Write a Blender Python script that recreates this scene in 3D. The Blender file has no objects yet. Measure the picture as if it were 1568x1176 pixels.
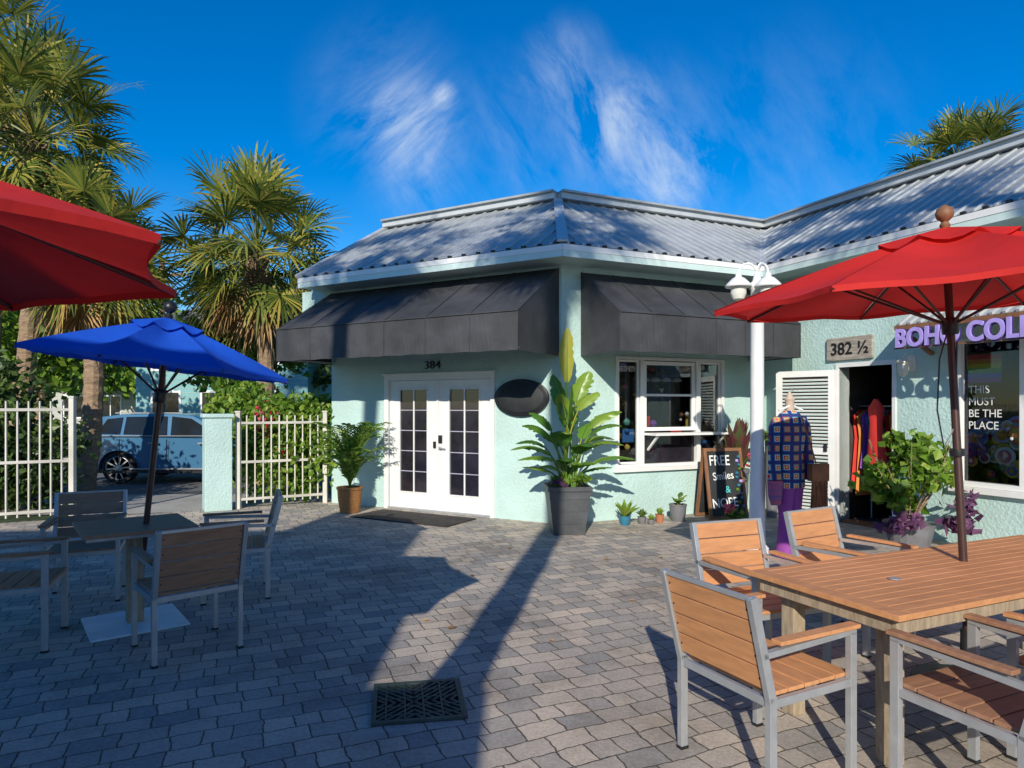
import bpy, math, random
import numpy as np
from mathutils import Vector, Matrix
random.seed(7); rng=np.random.default_rng(7)
rad=math.radians
sc=bpy.context.scene
try:
    sc.view_settings.view_transform='Standard'; sc.view_settings.look='None'; sc.view_settings.exposure=0
except Exception: pass
U=random.uniform
# ---------------------------------------------------------------- materials
def nt(name):
    m=bpy.data.materials.new(name); m.use_nodes=True
    t=m.node_tree; t.nodes.clear()
    o=t.nodes.new('ShaderNodeOutputMaterial'); return m,t,o
def N(t,k,**kw):
    n=t.nodes.new(k)
    for a,b in kw.items(): setattr(n,a,b)
    return n
def ramp(t,cols):
    r=N(t,'ShaderNodeValToRGB'); e=r.color_ramp.elements
    e[0].position=cols[0][0]; e[0].color=(*cols[0][1],1)
    e[1].position=cols[-1][0]; e[1].color=(*cols[-1][1],1)
    for p,c in cols[1:-1]:
        x=e.new(p); x.color=(*c,1)
    return r
def mat(name,col,rough=.6,metal=0,var=.15,scale=4,bump=0,bscale=60,stretch=None,spec=.5,col2=None,coat=0,dirt=0):
    m,t,o=nt(name); L=t.links.new
    b=N(t,'ShaderNodeBsdfPrincipled'); L(b.outputs[0],o.inputs[0])
    b.inputs['Roughness'].default_value=rough; b.inputs['Metallic'].default_value=metal
    b.inputs['Specular IOR Level'].default_value=spec; b.inputs['Coat Weight'].default_value=coat
    tc=N(t,'ShaderNodeTexCoord'); mp=N(t,'ShaderNodeMapping'); L(tc.outputs['Object'],mp.inputs[0])
    if stretch: mp.inputs['Scale'].default_value=stretch
    n=N(t,'ShaderNodeTexNoise'); n.inputs['Scale'].default_value=scale; n.inputs['Detail'].default_value=6; n.inputs['Roughness'].default_value=.65
    L(mp.outputs[0],n.inputs[0])
    c2=col2 or tuple(min(1,c*(1+var)) for c in col); c1=tuple(c*(1-var) for c in col) if not col2 else col
    r=ramp(t,[(.32,c1),(.68,c2)]); L(n.outputs[0],r.inputs[0])
    last=r.outputs[0]
    if dirt:
        n3=N(t,'ShaderNodeTexNoise'); n3.inputs['Scale'].default_value=1.3; n3.inputs['Detail'].default_value=8; L(tc.outputs['Object'],n3.inputs[0])
        r3=ramp(t,[(.4,(1-dirt,1-dirt,1-dirt*1.1)),(.62,(1,1,1))]); L(n3.outputs[0],r3.inputs[0])
        mx=N(t,'ShaderNodeMix',data_type='RGBA',blend_type='MULTIPLY'); mx.inputs[0].default_value=1
        L(last,mx.inputs[6]); L(r3.outputs[0],mx.inputs[7]); last=mx.outputs[2]
    L(last,b.inputs['Base Color'])
    if bump:
        n2=N(t,'ShaderNodeTexNoise'); n2.inputs['Scale'].default_value=bscale; n2.inputs['Detail'].default_value=4
        L(mp.outputs[0],n2.inputs[0])
        bp=N(t,'ShaderNodeBump'); bp.inputs['Strength'].default_value=bump; bp.inputs['Distance'].default_value=.02
        L(n2.outputs[0],bp.inputs['Height']); L(bp.outputs[0],b.inputs['Normal'])
    return m
def leafmat(name,cols,trans=.35,rough=.45):
    m,t,o=nt(name); L=t.links.new
    g=N(t,'ShaderNodeNewGeometry'); r=ramp(t,cols); L(g.outputs['Random Per Island'],r.inputs[0])
    b=N(t,'ShaderNodeBsdfPrincipled'); b.inputs['Roughness'].default_value=rough
    L(r.outputs[0],b.inputs['Base Color'])
    tr=N(t,'ShaderNodeBsdfTranslucent'); L(r.outputs[0],tr.inputs[0])
    mx=N(t,'ShaderNodeMixShader'); mx.inputs[0].default_value=trans
    L(b.outputs[0],mx.inputs[1]); L(tr.outputs[0],mx.inputs[2]); L(mx.outputs[0],o.inputs[0])
    return m
def fabric(name,col,trans=.3):
    m,t,o=nt(name); L=t.links.new
    tc=N(t,'ShaderNodeTexCoord')
    n=N(t,'ShaderNodeTexNoise'); n.inputs['Scale'].default_value=3; n.inputs['Detail'].default_value=5; L(tc.outputs['Object'],n.inputs[0])
    r=ramp(t,[(.3,tuple(c*.82 for c in col)),(.7,col)]); L(n.outputs[0],r.inputs[0])
    b=N(t,'ShaderNodeBsdfPrincipled'); b.inputs['Roughness'].default_value=.75; L(r.outputs[0],b.inputs['Base Color'])
    n2=N(t,'ShaderNodeTexNoise'); n2.inputs['Scale'].default_value=9; L(tc.outputs['Object'],n2.inputs[0])
    bp=N(t,'ShaderNodeBump'); bp.inputs['Strength'].default_value=.35; bp.inputs['Distance'].default_value=.02; L(n2.outputs[0],bp.inputs['Height']); L(bp.outputs[0],b.inputs['Normal'])
    tr=N(t,'ShaderNodeBsdfTranslucent'); L(r.outputs[0],tr.inputs[0])
    mx=N(t,'ShaderNodeMixShader'); mx.inputs[0].default_value=trans
    L(b.outputs[0],mx.inputs[1]); L(tr.outputs[0],mx.inputs[2]); L(mx.outputs[0],o.inputs[0])
    return m
def glassmat(name):
    m,t,o=nt(name); L=t.links.new
    a=N(t,'ShaderNodeBsdfTransparent'); a.inputs[0].default_value=(.84,.87,.88,1)
    g=N(t,'ShaderNodeBsdfGlossy'); g.inputs['Roughness'].default_value=.02
    fr=N(t,'ShaderNodeFresnel'); fr.inputs[0].default_value=1.5
    mx=N(t,'ShaderNodeMixShader'); L(fr.outputs[0],mx.inputs[0]); L(a.outputs[0],mx.inputs[1]); L(g.outputs[0],mx.inputs[2]); L(mx.outputs[0],o.inputs[0])
    return m
def pavermat():
    m,t,o=nt('brick_pavers'); L=t.links.new
    tc=N(t,'ShaderNodeTexCoord'); mp=N(t,'ShaderNodeMapping'); mp.inputs['Rotation'].default_value=(0,0,rad(-24))
    L(tc.outputs['Object'],mp.inputs[0])
    def dist(src,scale,amt):
        nz=N(t,'ShaderNodeTexNoise'); nz.inputs['Scale'].default_value=scale; nz.inputs['Detail'].default_value=3; L(mp.outputs[0],nz.inputs[0])
        vs=N(t,'ShaderNodeVectorMath',operation='SUBTRACT'); L(nz.outputs['Color'],vs.inputs[0]); vs.inputs[1].default_value=(.5,.5,.5)
        vm=N(t,'ShaderNodeVectorMath',operation='SCALE'); L(vs.outputs[0],vm.inputs[0]); vm.inputs['Scale'].default_value=amt
        va=N(t,'ShaderNodeVectorMath',operation='ADD'); L(src,va.inputs[0]); L(vm.outputs[0],va.inputs[1]); return va.outputs[0]
    v=dist(mp.outputs[0],7,.036); v=dist(v,1.1,.10); v=dist(v,30,.012)
    br=N(t,'ShaderNodeTexBrick'); L(v,br.inputs['Vector'])
    br.offset=.42; br.offset_frequency=2; br.squash=.66; br.squash_frequency=3
    br.inputs['Scale'].default_value=1; br.inputs['Brick Width'].default_value=.215; br.inputs['Row Height'].default_value=.148
    br.inputs['Mortar Size'].default_value=.0055; br.inputs['Mortar Smooth'].default_value=.6; br.inputs['Bias'].default_value=0
    br.inputs['Color1'].default_value=(.66,.565,.475,1); br.inputs['Color2'].default_value=(.36,.345,.335,1); br.inputs['Mortar'].default_value=(.13,.115,.09,1)
    n=N(t,'ShaderNodeTexNoise'); n.inputs['Scale'].default_value=45; n.inputs['Detail'].default_value=6; n.inputs['Roughness'].default_value=.85; L(tc.outputs['Object'],n.inputs[0])
    r=ramp(t,[(.3,(.58,.58,.58)),(.7,(1.2,1.18,1.14))]); L(n.outputs[0],r.inputs[0])
    n4=N(t,'ShaderNodeTexNoise'); n4.inputs['Scale'].default_value=1.1; n4.inputs['Detail'].default_value=9; n4.inputs['Roughness'].default_value=.7; L(tc.outputs['Object'],n4.inputs[0])
    r4=ramp(t,[(.36,(.66,.64,.61)),(.5,(.95,.94,.92)),(.66,(1.12,1.1,1.06))]); L(n4.outputs[0],r4.inputs[0])
    m1=N(t,'ShaderNodeMix',data_type='RGBA',blend_type='MULTIPLY'); m1.inputs[0].default_value=1; L(br.outputs[0],m1.inputs[6]); L(r.outputs[0],m1.inputs[7])
    m2=N(t,'ShaderNodeMix',data_type='RGBA',blend_type='MULTIPLY'); m2.inputs[0].default_value=1; L(m1.outputs[2],m2.inputs[6]); L(r4.outputs[0],m2.inputs[7])
    b=N(t,'ShaderNodeBsdfPrincipled'); b.inputs['Roughness'].default_value=.85; L(m2.outputs[2],b.inputs['Base Color'])
    inv=N(t,'ShaderNodeMath',operation='SUBTRACT'); inv.inputs[0].default_value=1; L(br.outputs['Fac'],inv.inputs[1])
    ad=N(t,'ShaderNodeMath',operation='MULTIPLY_ADD'); L(n.outputs[0],ad.inputs[0]); ad.inputs[1].default_value=.5; L(inv.outputs[0],ad.inputs[2])
    bp=N(t,'ShaderNodeBump'); bp.inputs['Strength'].default_value=.75; bp.inputs['Distance'].default_value=.01; L(ad.outputs[0],bp.inputs['Height']); L(bp.outputs[0],b.inputs['Normal'])
    L(b.outputs[0],o.inputs[0]); return m
def crochetmat():
    m,t,o=nt('crochet_knit'); L=t.links.new
    tc=N(t,'ShaderNodeTexCoord'); v=N(t,'ShaderNodeTexVoronoi'); v.distance='CHEBYCHEV'; v.voronoi_dimensions='2D'; v.inputs['Scale'].default_value=10; v.inputs['Randomness'].default_value=.08
    mp=N(t,'ShaderNodeMapping'); mp.inputs['Rotation'].default_value=(rad(-90),0,0); L(tc.outputs['Object'],mp.inputs[0]); L(mp.outputs[0],v.inputs[0])
    cols=[]
    r=ramp(t,[(.0,(.75,.55,.08)),(.10,(.65,.03,.04)),(.20,(.7,.62,.45)),(.27,(.04,.25,.42)),(.35,(.02,.035,.16))]); r.color_ramp.interpolation='CONSTANT'
    r2=ramp(t,[(.0,(.7,.1,.3)),(.10,(.75,.32,.03)),(.20,(.05,.35,.3)),(.27,(.35,.04,.05)),(.35,(.02,.035,.16))]); r2.color_ramp.interpolation='CONSTANT'
    L(v.outputs['Distance'],r.inputs[0]); L(v.outputs['Distance'],r2.inputs[0])
    sp=N(t,'ShaderNodeSeparateColor'); L(v.outputs['Color'],sp.inputs[0]); gt=N(t,'ShaderNodeMath',operation='GREATER_THAN'); L(sp.outputs[0],gt.inputs[0]); gt.inputs[1].default_value=.5
    mx=N(t,'ShaderNodeMix',data_type='RGBA'); L(gt.outputs[0],mx.inputs[0]); L(r.outputs[0],mx.inputs[6]); L(r2.outputs[0],mx.inputs[7])
    b=N(t,'ShaderNodeBsdfPrincipled'); b.inputs['Roughness'].default_value=.9; L(mx.outputs[2],b.inputs['Base Color'])
    n2=N(t,'ShaderNodeTexNoise'); n2.inputs['Scale'].default_value=60; L(tc.outputs['Object'],n2.inputs[0]); bp=N(t,'ShaderNodeBump'); bp.inputs['Strength'].default_value=.8; bp.inputs['Distance'].default_value=.01; L(n2.outputs[0],bp.inputs['Height']); L(bp.outputs[0],b.inputs['Normal'])
    L(b.outputs[0],o.inputs[0]); return m

M_stucco=mat('mint_stucco',(.49,.67,.635),.85,var=.05,scale=2,bump=.6,bscale=28,dirt=.10)
M_white=mat('white_paint',(.80,.80,.78),.4,var=.04,scale=5,dirt=.06)
M_trimg=mat('pale_trim_paint',(.60,.74,.70),.5,var=.05,dirt=.08)
M_roof=mat('galvanised_roof_metal',(.42,.44,.45),.45,metal=.12,var=.14,scale=3,dirt=.22)
M_rib=mat('roof_rib_metal',(.50,.52,.53),.45,metal=.12,var=.1)
M_canvas=mat('charcoal_canvas',(.055,.057,.064),.72,var=.25,scale=2.5,bump=.25,bscale=6,dirt=.3)
M_dglass=mat('dark_door_glass',(.022,.02,.028),.05,var=.5,scale=2,spec=.7)
M_glass=glassmat('window_glass')
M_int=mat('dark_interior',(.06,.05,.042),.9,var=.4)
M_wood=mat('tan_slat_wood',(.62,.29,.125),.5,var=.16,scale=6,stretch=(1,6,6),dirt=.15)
M_woodshade=mat('shaded_slat_wood',(.34,.175,.10),.5,var=.2,scale=6,stretch=(1,6,6))  # darker copy of the tan slats, shade put into the colour
M_legwood=mat('weathered_leg_wood',(.36,.28,.19),.7,var=.3,scale=8,stretch=(5,5,1),bump=.3)
M_alu=mat('brushed_aluminium',(.44,.45,.46),.38,metal=.45,var=.1,scale=12)
M_fence=mat('cream_fence_paint',(.66,.63,.56),.45,var=.1,dirt=.2)
M_pole=mat('dark_bronze_pole',(.07,.035,.03),.4,metal=.3,var=.2)
M_black=mat('black_metal',(.015,.015,.017),.4,var=.3)
M_red=fabric('red_umbrella_fabric',(.78,.028,.022),.38)
M_blue=fabric('blue_umbrella_fabric',(.006,.10,.66),.25)
M_bark=mat('palm_bark',(.28,.19,.12),.95,var=.4,scale=7,bump=1.0,bscale=14,stretch=(1,1,3))
M_palm=leafmat('palm_leaf',[(0,(.05,.085,.02)),(.4,(.13,.18,.03)),(.75,(.28,.29,.045)),(1,(.50,.40,.08))],.3)
M_palmdead=leafmat('dry_palm_leaf',[(0,(.26,.14,.05)),(1,(.55,.34,.14))],.2)
M_leafd=leafmat('hedge_leaf',[(0,(.03,.06,.018)),(.6,(.07,.13,.03)),(1,(.16,.23,.05))])
M_leafb=leafmat('bright_leaf',[(0,(.08,.17,.02)),(.6,(.18,.33,.035)),(1,(.36,.46,.07))],.4)
M_ban=leafmat('broad_leaf',[(0,(.06,.17,.025)),(.55,(.15,.32,.04)),(.88,(.30,.42,.05)),(1,(.60,.46,.05))],.4,.33)
M_purp=leafmat('purple_leaf',[(0,(.09,.03,.09)),(1,(.26,.11,.22))])
M_flower=leafmat('flower_petal',[(0,(.6,.03,.03)),(.6,(.7,.05,.15)),(1,(.8,.25,.3))])
M_wicker=mat('wicker',(.45,.20,.06),.7,var=.4,scale=30,bump=1,bscale=50,stretch=(1,1,3))
M_planter=mat('slate_planter',(.075,.08,.085),.5,var=.25,scale=5,dirt=.2)
M_terra=mat('terracotta',(.42,.16,.08),.8,var=.2)
M_bpot=mat('blue_glaze',(.03,.16,.25),.25,var=.3)
M_gpot=mat('grey_pot',(.16,.16,.17),.6,var=.2)
M_soil=mat('soil',(.04,.028,.02),1,var=.4)
M_board=mat('chalkboard',(.02,.023,.025),.7,var=.5,scale=3)
M_chalk=mat('chalk',(.75,.75,.72),.9,var=.1)
M_cwood=mat('brown_wood',(.22,.10,.045),.6,var=.3,scale=5,stretch=(6,1,1))
M_asph=mat('asphalt',(.14,.14,.145),.9,var=.25,scale=25,bump=.3)
M_conc=mat('concrete',(.42,.40,.37),.9,var=.12,scale=3,dirt=.15,bump=.15)
M_grass=mat('grass_ground',(.06,.09,.03),1,var=.5,scale=6,bump=.8,bscale=80)
M_car=mat('blue_car_paint',(.05,.16,.29),.28,metal=.15,var=.04,coat=.4)
M_tyre=mat('tyre_rubber',(.02,.02,.02),.85)
M_rim=mat('alloy_rim',(.5,.5,.52),.3,metal=.6)
M_cglass=mat('car_glass',(.015,.02,.025),.08,spec=.35)
M_rlight=mat('red_lamp_plastic',(.5,.02,.02),.2)
M_lav=mat('lavender_letters',(.40,.31,.72),.5)
M_munt=mat('grey_muntin',(.42,.40,.50),.5)
M_navy=mat('navy_letter_edge',(.05,.03,.16),.5)
M_pants=fabric('purple_fabric',(.34,.07,.37),.1)
M_croch=crochetmat()
M_brown=mat('brown_suede',(.24,.09,.04),.9,var=.3)
M_skin=mat('mannequin_shell',(.55,.42,.32),.5)
M_sign=mat('weathered_board',(.34,.30,.25),.8,var=.45,scale=5,stretch=(1,1,8))
M_mat=mat('doormat',(.05,.045,.042),1,var=.4,bump=1,bscale=120)
M_grate=mat('cast_iron_grate',(.05,.075,.07),.5,metal=.3,var=.3)
M_hole=mat('drain_dark',(.006,.006,.006),1)
M_lampg=mat('frosted_glass',(.7,.68,.6),.3)
M_house=mat('teal_siding',(.20,.42,.42),.8,var=.08)
M_house2=mat('grey_siding',(.45,.45,.4),.8,var=.08)
M_shing=mat('shingles',(.16,.16,.17),.9,var=.3,scale=10)
M_paver=pavermat()
garm=[fabric('garment_%d'%i,c,.1) for i,c in enumerate([(.75,.04,.03),(.75,.15,.3),(.06,.22,.6),(.7,.28,.06),(.15,.5,.4),(.8,.6,.12),(.34,.07,.5)])]
# ---------------------------------------------------------------- mesh builder
class MB:
    def __init__(s,M=None): s.v=[];s.f=[];s.fm=[];s.mats=[];s.M=M or Matrix()
    def mi(s,m):
        if m not in s.mats: s.mats.append(m)
        return s.mats.index(m)
    def add(s,vs,fs,m,M=None):
        T=s.M@M if M else s.M
        o=len(s.v); s.v+= [T@Vector(v) for v in vs]; k=s.mi(m)
        for f in fs: s.f.append([o+i for i in f]); s.fm.append(k)
    def box(s,x0,x1,y0,y1,z0,z1,m,M=None):
        s.add([(x0,y0,z0),(x1,y0,z0),(x1,y1,z0),(x0,y1,z0),(x0,y0,z1),(x1,y0,z1),(x1,y1,z1),(x0,y1,z1)],
              [(0,3,2,1),(4,5,6,7),(0,1,5,4),(1,2,6,5),(2,3,7,6),(3,0,4,7)],m,M)
    def bar(s,a,b,w,h,m,M=None):
        a=Vector(a);b=Vector(b);d=(b-a).normalized()
        up=Vector((0,0,1)) if abs(d.z)<.95 else Vector((0,1,0))
        x=d.cross(up).normalized(); y=x.cross(d)
        vs=[]
        for p in (a,b):
            for sx,sy in ((-1,-1),(1,-1),(1,1),(-1,1)): vs.append(p+x*sx*w/2+y*sy*h/2)
        s.add(vs,[(3,2,1,0),(4,5,6,7),(0,1,5,4),(1,2,6,5),(2,3,7,6),(3,0,4,7)],m,M)
    def tube(s,pts,rs,m,n=8,M=None,cap=True):
        pts=[Vector(p) for p in pts]
        if not hasattr(rs,'__len__'): rs=[rs]*len(pts)
        vs=[];fs=[]; ref=None
        for i,p in enumerate(pts):
            d=(pts[min(i+1,len(pts)-1)]-pts[max(i-1,0)]).normalized()
            if ref is None:
                ref=Vector((1,0,0)) if abs(d.x)<.9 else Vector((0,1,0))
            x=(ref-d*ref.dot(d)).normalized(); ref=x; y=d.cross(x)
            for k in range(n):
                a=2*math.pi*k/n; vs.append(p+(x*math.cos(a)+y*math.sin(a))*rs[i])
        for i in range(len(pts)-1):
            for k in range(n):
                a=i*n+k;b=i*n+(k+1)%n; fs.append((a,b,b+n,a+n))
        if cap: fs.append(tuple(range(n-1,-1,-1))); fs.append(tuple(range((len(pts)-1)*n,len(pts)*n)))
        s.add(vs,fs,m,M)
    def loft(s,rings,m,n=20,M=None,cap=True):
        vs=[];fs=[]
        for cx,cy,z,rx,ry in rings:
            for k in range(n):
                a=2*math.pi*k/n; vs.append((cx+rx*math.cos(a),cy+ry*math.sin(a),z))
        for i in range(len(rings)-1):
            for k in range(n):
                a=i*n+k;b=i*n+(k+1)%n; fs.append((a,b,b+n,a+n))
        if cap: fs.append(tuple(range(n-1,-1,-1))); fs.append(tuple(range((len(rings)-1)*n,len(rings)*n)))
        s.add(vs,fs,m,M)
    def lathe(s,prof,m,n=20,M=None,c=(0,0,0)):
        s.loft([(c[0],c[1],c[2]+z,r,r) for r,z in prof],m,n,M)
    def obj(s,name,parent=None,smooth=False,bevel=0,solid=0):
        me=bpy.data.meshes.new(name); me.from_pydata([tuple(v) for v in s.v],[],s.f)
        for m in s.mats: me.materials.append(m)
        me.polygons.foreach_set('material_index',s.fm)
        if smooth:
            me.polygons.foreach_set('use_smooth',[True]*len(me.polygons))
            try: me.set_sharp_from_angle(angle=rad(40))
            except Exception: pass
        me.update()
        o=bpy.data.objects.new(name,me); sc.collection.objects.link(o)
        if parent: o.parent=parent
        if solid:
            d=o.modifiers.new('s','SOLIDIFY'); d.thickness=solid
        if bevel:
            d=o.modifiers.new('b','BEVEL'); d.width=bevel; d.segments=2; d.limit_method='ANGLE'; d.angle_limit=rad(50)
        return o
def grp(name):
    e=bpy.data.objects.new(name,None); sc.collection.objects.link(e); return e
def Mx(o,x,y):
    x=Vector(x);y=Vector(y)
    return Matrix(((x.x,y.x,0,o[0]),(x.y,y.y,0,o[1]),(0,0,1,o[2] if len(o)>2 else 0),(0,0,0,1)))
def text(name,body,M,x,y,z,size,m,parent=None,ext=.01,sx=1,bold=0,rot=0):
    c=bpy.data.curves.new(name,'FONT'); c.body=body; c.size=size; c.extrude=ext; c.offset=bold
    c.materials.append(m); o=bpy.data.objects.new(name,c); sc.collection.objects.link(o)
    o.matrix_world=M@Matrix.Translation((x,y,z))@Matrix.Rotation(rad(90),4,'X')@Matrix.Rotation(rot,4,'Z')@Matrix.Diagonal((sx,1,1,1))
    if parent:
        mw=o.matrix_world.copy(); o.parent=parent; o.matrix_world=mw
    return o
def wall(mb,x0,x1,z0,z1,y0,y1,ops,m):
    xs=sorted({x0,x1,*[o[0] for o in ops],*[o[1] for o in ops]})
    for a,b in zip(xs,xs[1:]):
        z=z0
        for o in sorted([o for o in ops if o[0]<=a+1e-6 and o[1]>=b-1e-6],key=lambda o:o[2]):
            if o[2]>z+1e-6: mb.box(a,b,y0,y1,z,o[2],m)
            z=o[3]
        if z<z1: mb.box(a,b,y0,y1,z,z1,m)
# ---------------------------------------------------------------- frames
C=Vector((.69,9.3)); Ld=Vector((-.871,.491)); Rd=Vector((.912,.41)); Td=Vector((.41,-.912))
ML=Mx(C,(.871,-.491),(.491,.871)); MR=Mx(C,Rd,(-.41,.912)); I0=C+3.71*Rd; MT=Mx(I0,Td,Rd)
# ---------------------------------------------------------------- ground
g=MB(); g.add([(-300,-300,-.03),(300,-300,-.03),(300,300,-.03),(-300,300,-.03)],[(0,1,2,3)],M_grass); g.obj('ground')
g=MB(); g.add([(-16,-16,0),(16,-16,0),(16,13,0),(1,14,0),(-3.0,11.6,0),(-4.7,10.75,0),(-6.3,9.85,0),(-16,5.5,0)],[(0,1,2,3,4,5,6,7)],M_paver); g.obj('paver_courtyard')
g=MB(); g.add([(-60,10.2,-.012),(-6,10.2,-.012),(-2,12.0,-.012),(30,12.9,-.012),(30,13,-.012),(-60,13,-.012)],[(0,1,2,3,4,5)],M_conc); g.obj('pavement')
g=MB(); g.add([(-80,12.6,-.008),(80,12.6,-.008),(80,20,-.008),(-80,20,-.008)],[(0,1,2,3)],M_asph)
g.box(-80,80,20,20.2,-.03,.1,M_conc); g.obj('road')
# ---------------------------------------------------------------- building
B=grp('shop_building')
H=3.66
w=MB(ML); wall(w,-4.345,0,0,H,0,.2,[(-3.10,-1.14,0,2.09)],M_stucco); w.box(-5.05,-4.345,0.003,.3,3.3,H,M_stucco); w.box(-4.345,-4.145,.2,6,0,H,M_stucco)
w.M=MR; wall(w,0,3.71,0,H,0,.2,[(.886,2.896,.75,2.38)],M_stucco)
w.M=MT; wall(w,0.0,8.5,0,H,0,.2,[(1.45,2.27,0,2.2),(3.09,5.4,.70,2.45)],M_stucco)
w.obj('walls',B)
w=MB(MR)
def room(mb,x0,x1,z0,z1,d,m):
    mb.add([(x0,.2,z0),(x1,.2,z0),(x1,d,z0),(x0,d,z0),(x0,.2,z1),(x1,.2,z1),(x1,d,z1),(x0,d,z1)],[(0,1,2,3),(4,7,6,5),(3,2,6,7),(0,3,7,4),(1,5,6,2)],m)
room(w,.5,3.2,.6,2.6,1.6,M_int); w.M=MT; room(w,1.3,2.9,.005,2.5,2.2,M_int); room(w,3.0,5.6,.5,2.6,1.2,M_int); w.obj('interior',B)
ZE=3.78; SL=1.44/2.55
def zr(d): return ZE+(.55-d)*SL
def Pd(d): return C+d*Vector((-.051,-1.119))
r=MB()
def w2(M,x,y,z): return M@Vector((x,y,z))
E1=w2(ML,-4.55,-.55,zr(.55)); T1=w2(ML,-4.8,2,zr(-2)); p=Pd(.55);E2=Vector((p.x,p.y,zr(.55))); p=Pd(-2);T2=Vector((p.x,p.y,zr(-2)))
E3=w2(MT,.55,-.55,zr(.55)); T3=w2(MT,-2,2,zr(-2)); E4=w2(MT,9,-.55,zr(.55)); T4=w2(MT,9,2,zr(-2))
r.add([E1,E2,T2,T1],[(0,1,2,3)],M_roof); r.add([E2,E3,T3,T2],[(0,1,2,3)],M_roof); r.add([E3,E4,T4,T3],[(0,1,2,3)],M_roof)
dz=Vector((0,0,-.012))
far=[w2(MT,9,7,T4.z),w2(MT,-6,7,T4.z),w2(ML,-4.8,7,T4.z)]
r.add([v+dz for v in [T1,T2,T3,T4]+far],[(0,1,2,3,4,5,6)],M_roof)
r.add([w2(ML,-4.55,-.5,3.64),E1+dz,T1+dz,w2(ML,-4.8,7,T1.z-.012),w2(ML,-4.8,7,3.64)],[(0,1,2,3,4)],M_trimg)
def rib(M,u,d0,d1,wd=.028,h=.024):
    a=M@Vector((u,-d0,zr(d0)+h/2)); b=M@Vector((u,-d1,zr(d1)+h/2)); r.bar(a,b,wd,h,M_rib)
u=-4.5
while u<.26:
    d1=-2 if u<-1.01 else u/.505
    if .55-d1>.08: rib(ML,u,.56,d1+.02)
    u+=.23
u=-.2
while u<5.6:
    d1=-2 if u>1.01 else -u/.505
    d0=.56 if u<3.16 else .55-(u-3.16)
    if d0-d1>.08: rib(MR,u,d0,max(d1,-2))
    u+=.23
u=-1.9
while u<9:
    d0=.56 if u>.55 else u
    if d0+2>.08: rib(MT,u,d0,-2)
    u+=.23
up=Vector((0,0,.03))
r.bar(E2+up,T2+up,.15,.03,M_rib); r.bar(E3+Vector((0,0,.012)),T3+Vector((0,0,.012)),.2,.012,M_rib)
for a,b in ((T1,T2),(T2,T3),(T3,T4)):
    r.bar(a+Vector((0,0,.05)),b+Vector((0,0,.05)),.3,.1,M_rib); r.bar(a+Vector((0,0,.12)),b+Vector((0,0,.12)),.42,.035,M_roof)
r.bar(E1+up,T1+up,.14,.05,M_rib)
r.obj('metal_roof',B)
f=MB()
for a,b in [(E1,E2),(E2,E3),(E3,E4)]:
    f.bar(a+Vector((0,0,-.05)),b+Vector((0,0,-.05)),.04,.075,M_white); f.bar(a+Vector((0,0,-.13)),b+Vector((0,0,-.13)),.025,.09,M_trimg)
    n_=int((b-a).length/.23)
    for k in range(n_):
        q=a.lerp(b,(k+.5)/n_); f.bar(q+Vector((0,0,.01)),q+(b-a).normalized()*.05+Vector((0,0,.01)),.05,.03,M_black)
zs=3.62
W1=w2(ML,-4.55,.1,zs);Wc=Vector((C.x,C.y+.1,zs)); W3=Vector((I0.x+.1,I0.y+.1,zs)); W4=w2(MT,9,.1,zs)
s_=lambda v:Vector((v.x,v.y,zs))
f.add([s_(E1),s_(E2),Wc,W1],[(3,2,1,0)],M_trimg); f.add([s_(E2),s_(E3),W3,Wc],[(3,2,1,0)],M_trimg); f.add([s_(E3),s_(E4),W4,W3],[(3,2,1,0)],M_trimg)
f.obj('fascia_and_soffit',B)
def awning(name,M,x0,x1,proj,zt,zm,zb,m,side=True):
    a=MB(M)
    n=int((x1-x0)/.06)
    vs=[];fs=[]
    bay=(x1-x0)/6
    for i in range(n+1):
        x=x0+(x1-x0)*i/n; s=.012*math.sin(i*.8)*math.sin(i*.23); bb=-.018*abs(math.sin(math.pi*(x-x0)/bay))
        vs+= [(x,-.012,zt),(x,-proj*.33,zt+(zm-zt)*.33+s*.7+bb),(x,-proj*.66,zt+(zm-zt)*.66+s+bb),(x,-proj,zm),(x,-proj+.006*math.sin(i*.9),(zm+zb)/2),(x,-proj+.012*math.sin(i*.53),zb+.004*math.sin(i*.9))]
    for i in range(n):
        for k in range(5): fs.append((i*6+k,i*6+k+1,i*6+k+7,i*6+k+6))
    a.add(vs,fs,m)
    for x in (x0,x1): a.add([(x,-.012,zt),(x,-proj,zm),(x,-proj,zb),(x,-.012,zb)],[(0,1,2,3)],m)
    a.obj(name,B,solid=.006)
    t=MB(M)
    for x in [x0+ (x1-x0)*k/6 for k in range(7)]:
        t.bar((x,-.02,zt+.006),(x,-proj-.004,zm+.006),.010,.006,m); t.bar((x,-proj-.008,zm),(x,-proj-.008,zb),.010,.006,m)
    t.bar((x0,-proj-.01,zm+.004),(x1,-proj-.01,zm+.004),.014,.014,m); t.bar((x0,-proj+.03,zb+.03),(x1,-proj+.03,zb+.03),.03,.03,M_alu)
    for x in (x0+.03,x1-.03): t.bar((x,-.02,zb+.03),(x,-proj+.02,zb+.03),.03,.03,M_alu)
    t.obj(name+'_seams_and_frame',B)
awning('left_awning',ML,-4.32,-.03,1.2,3.58,2.84,2.35,M_canvas)
awning('right_awning',MR,.31,3.44,1.0,3.54,2.86,2.36,M_canvas)
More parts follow.
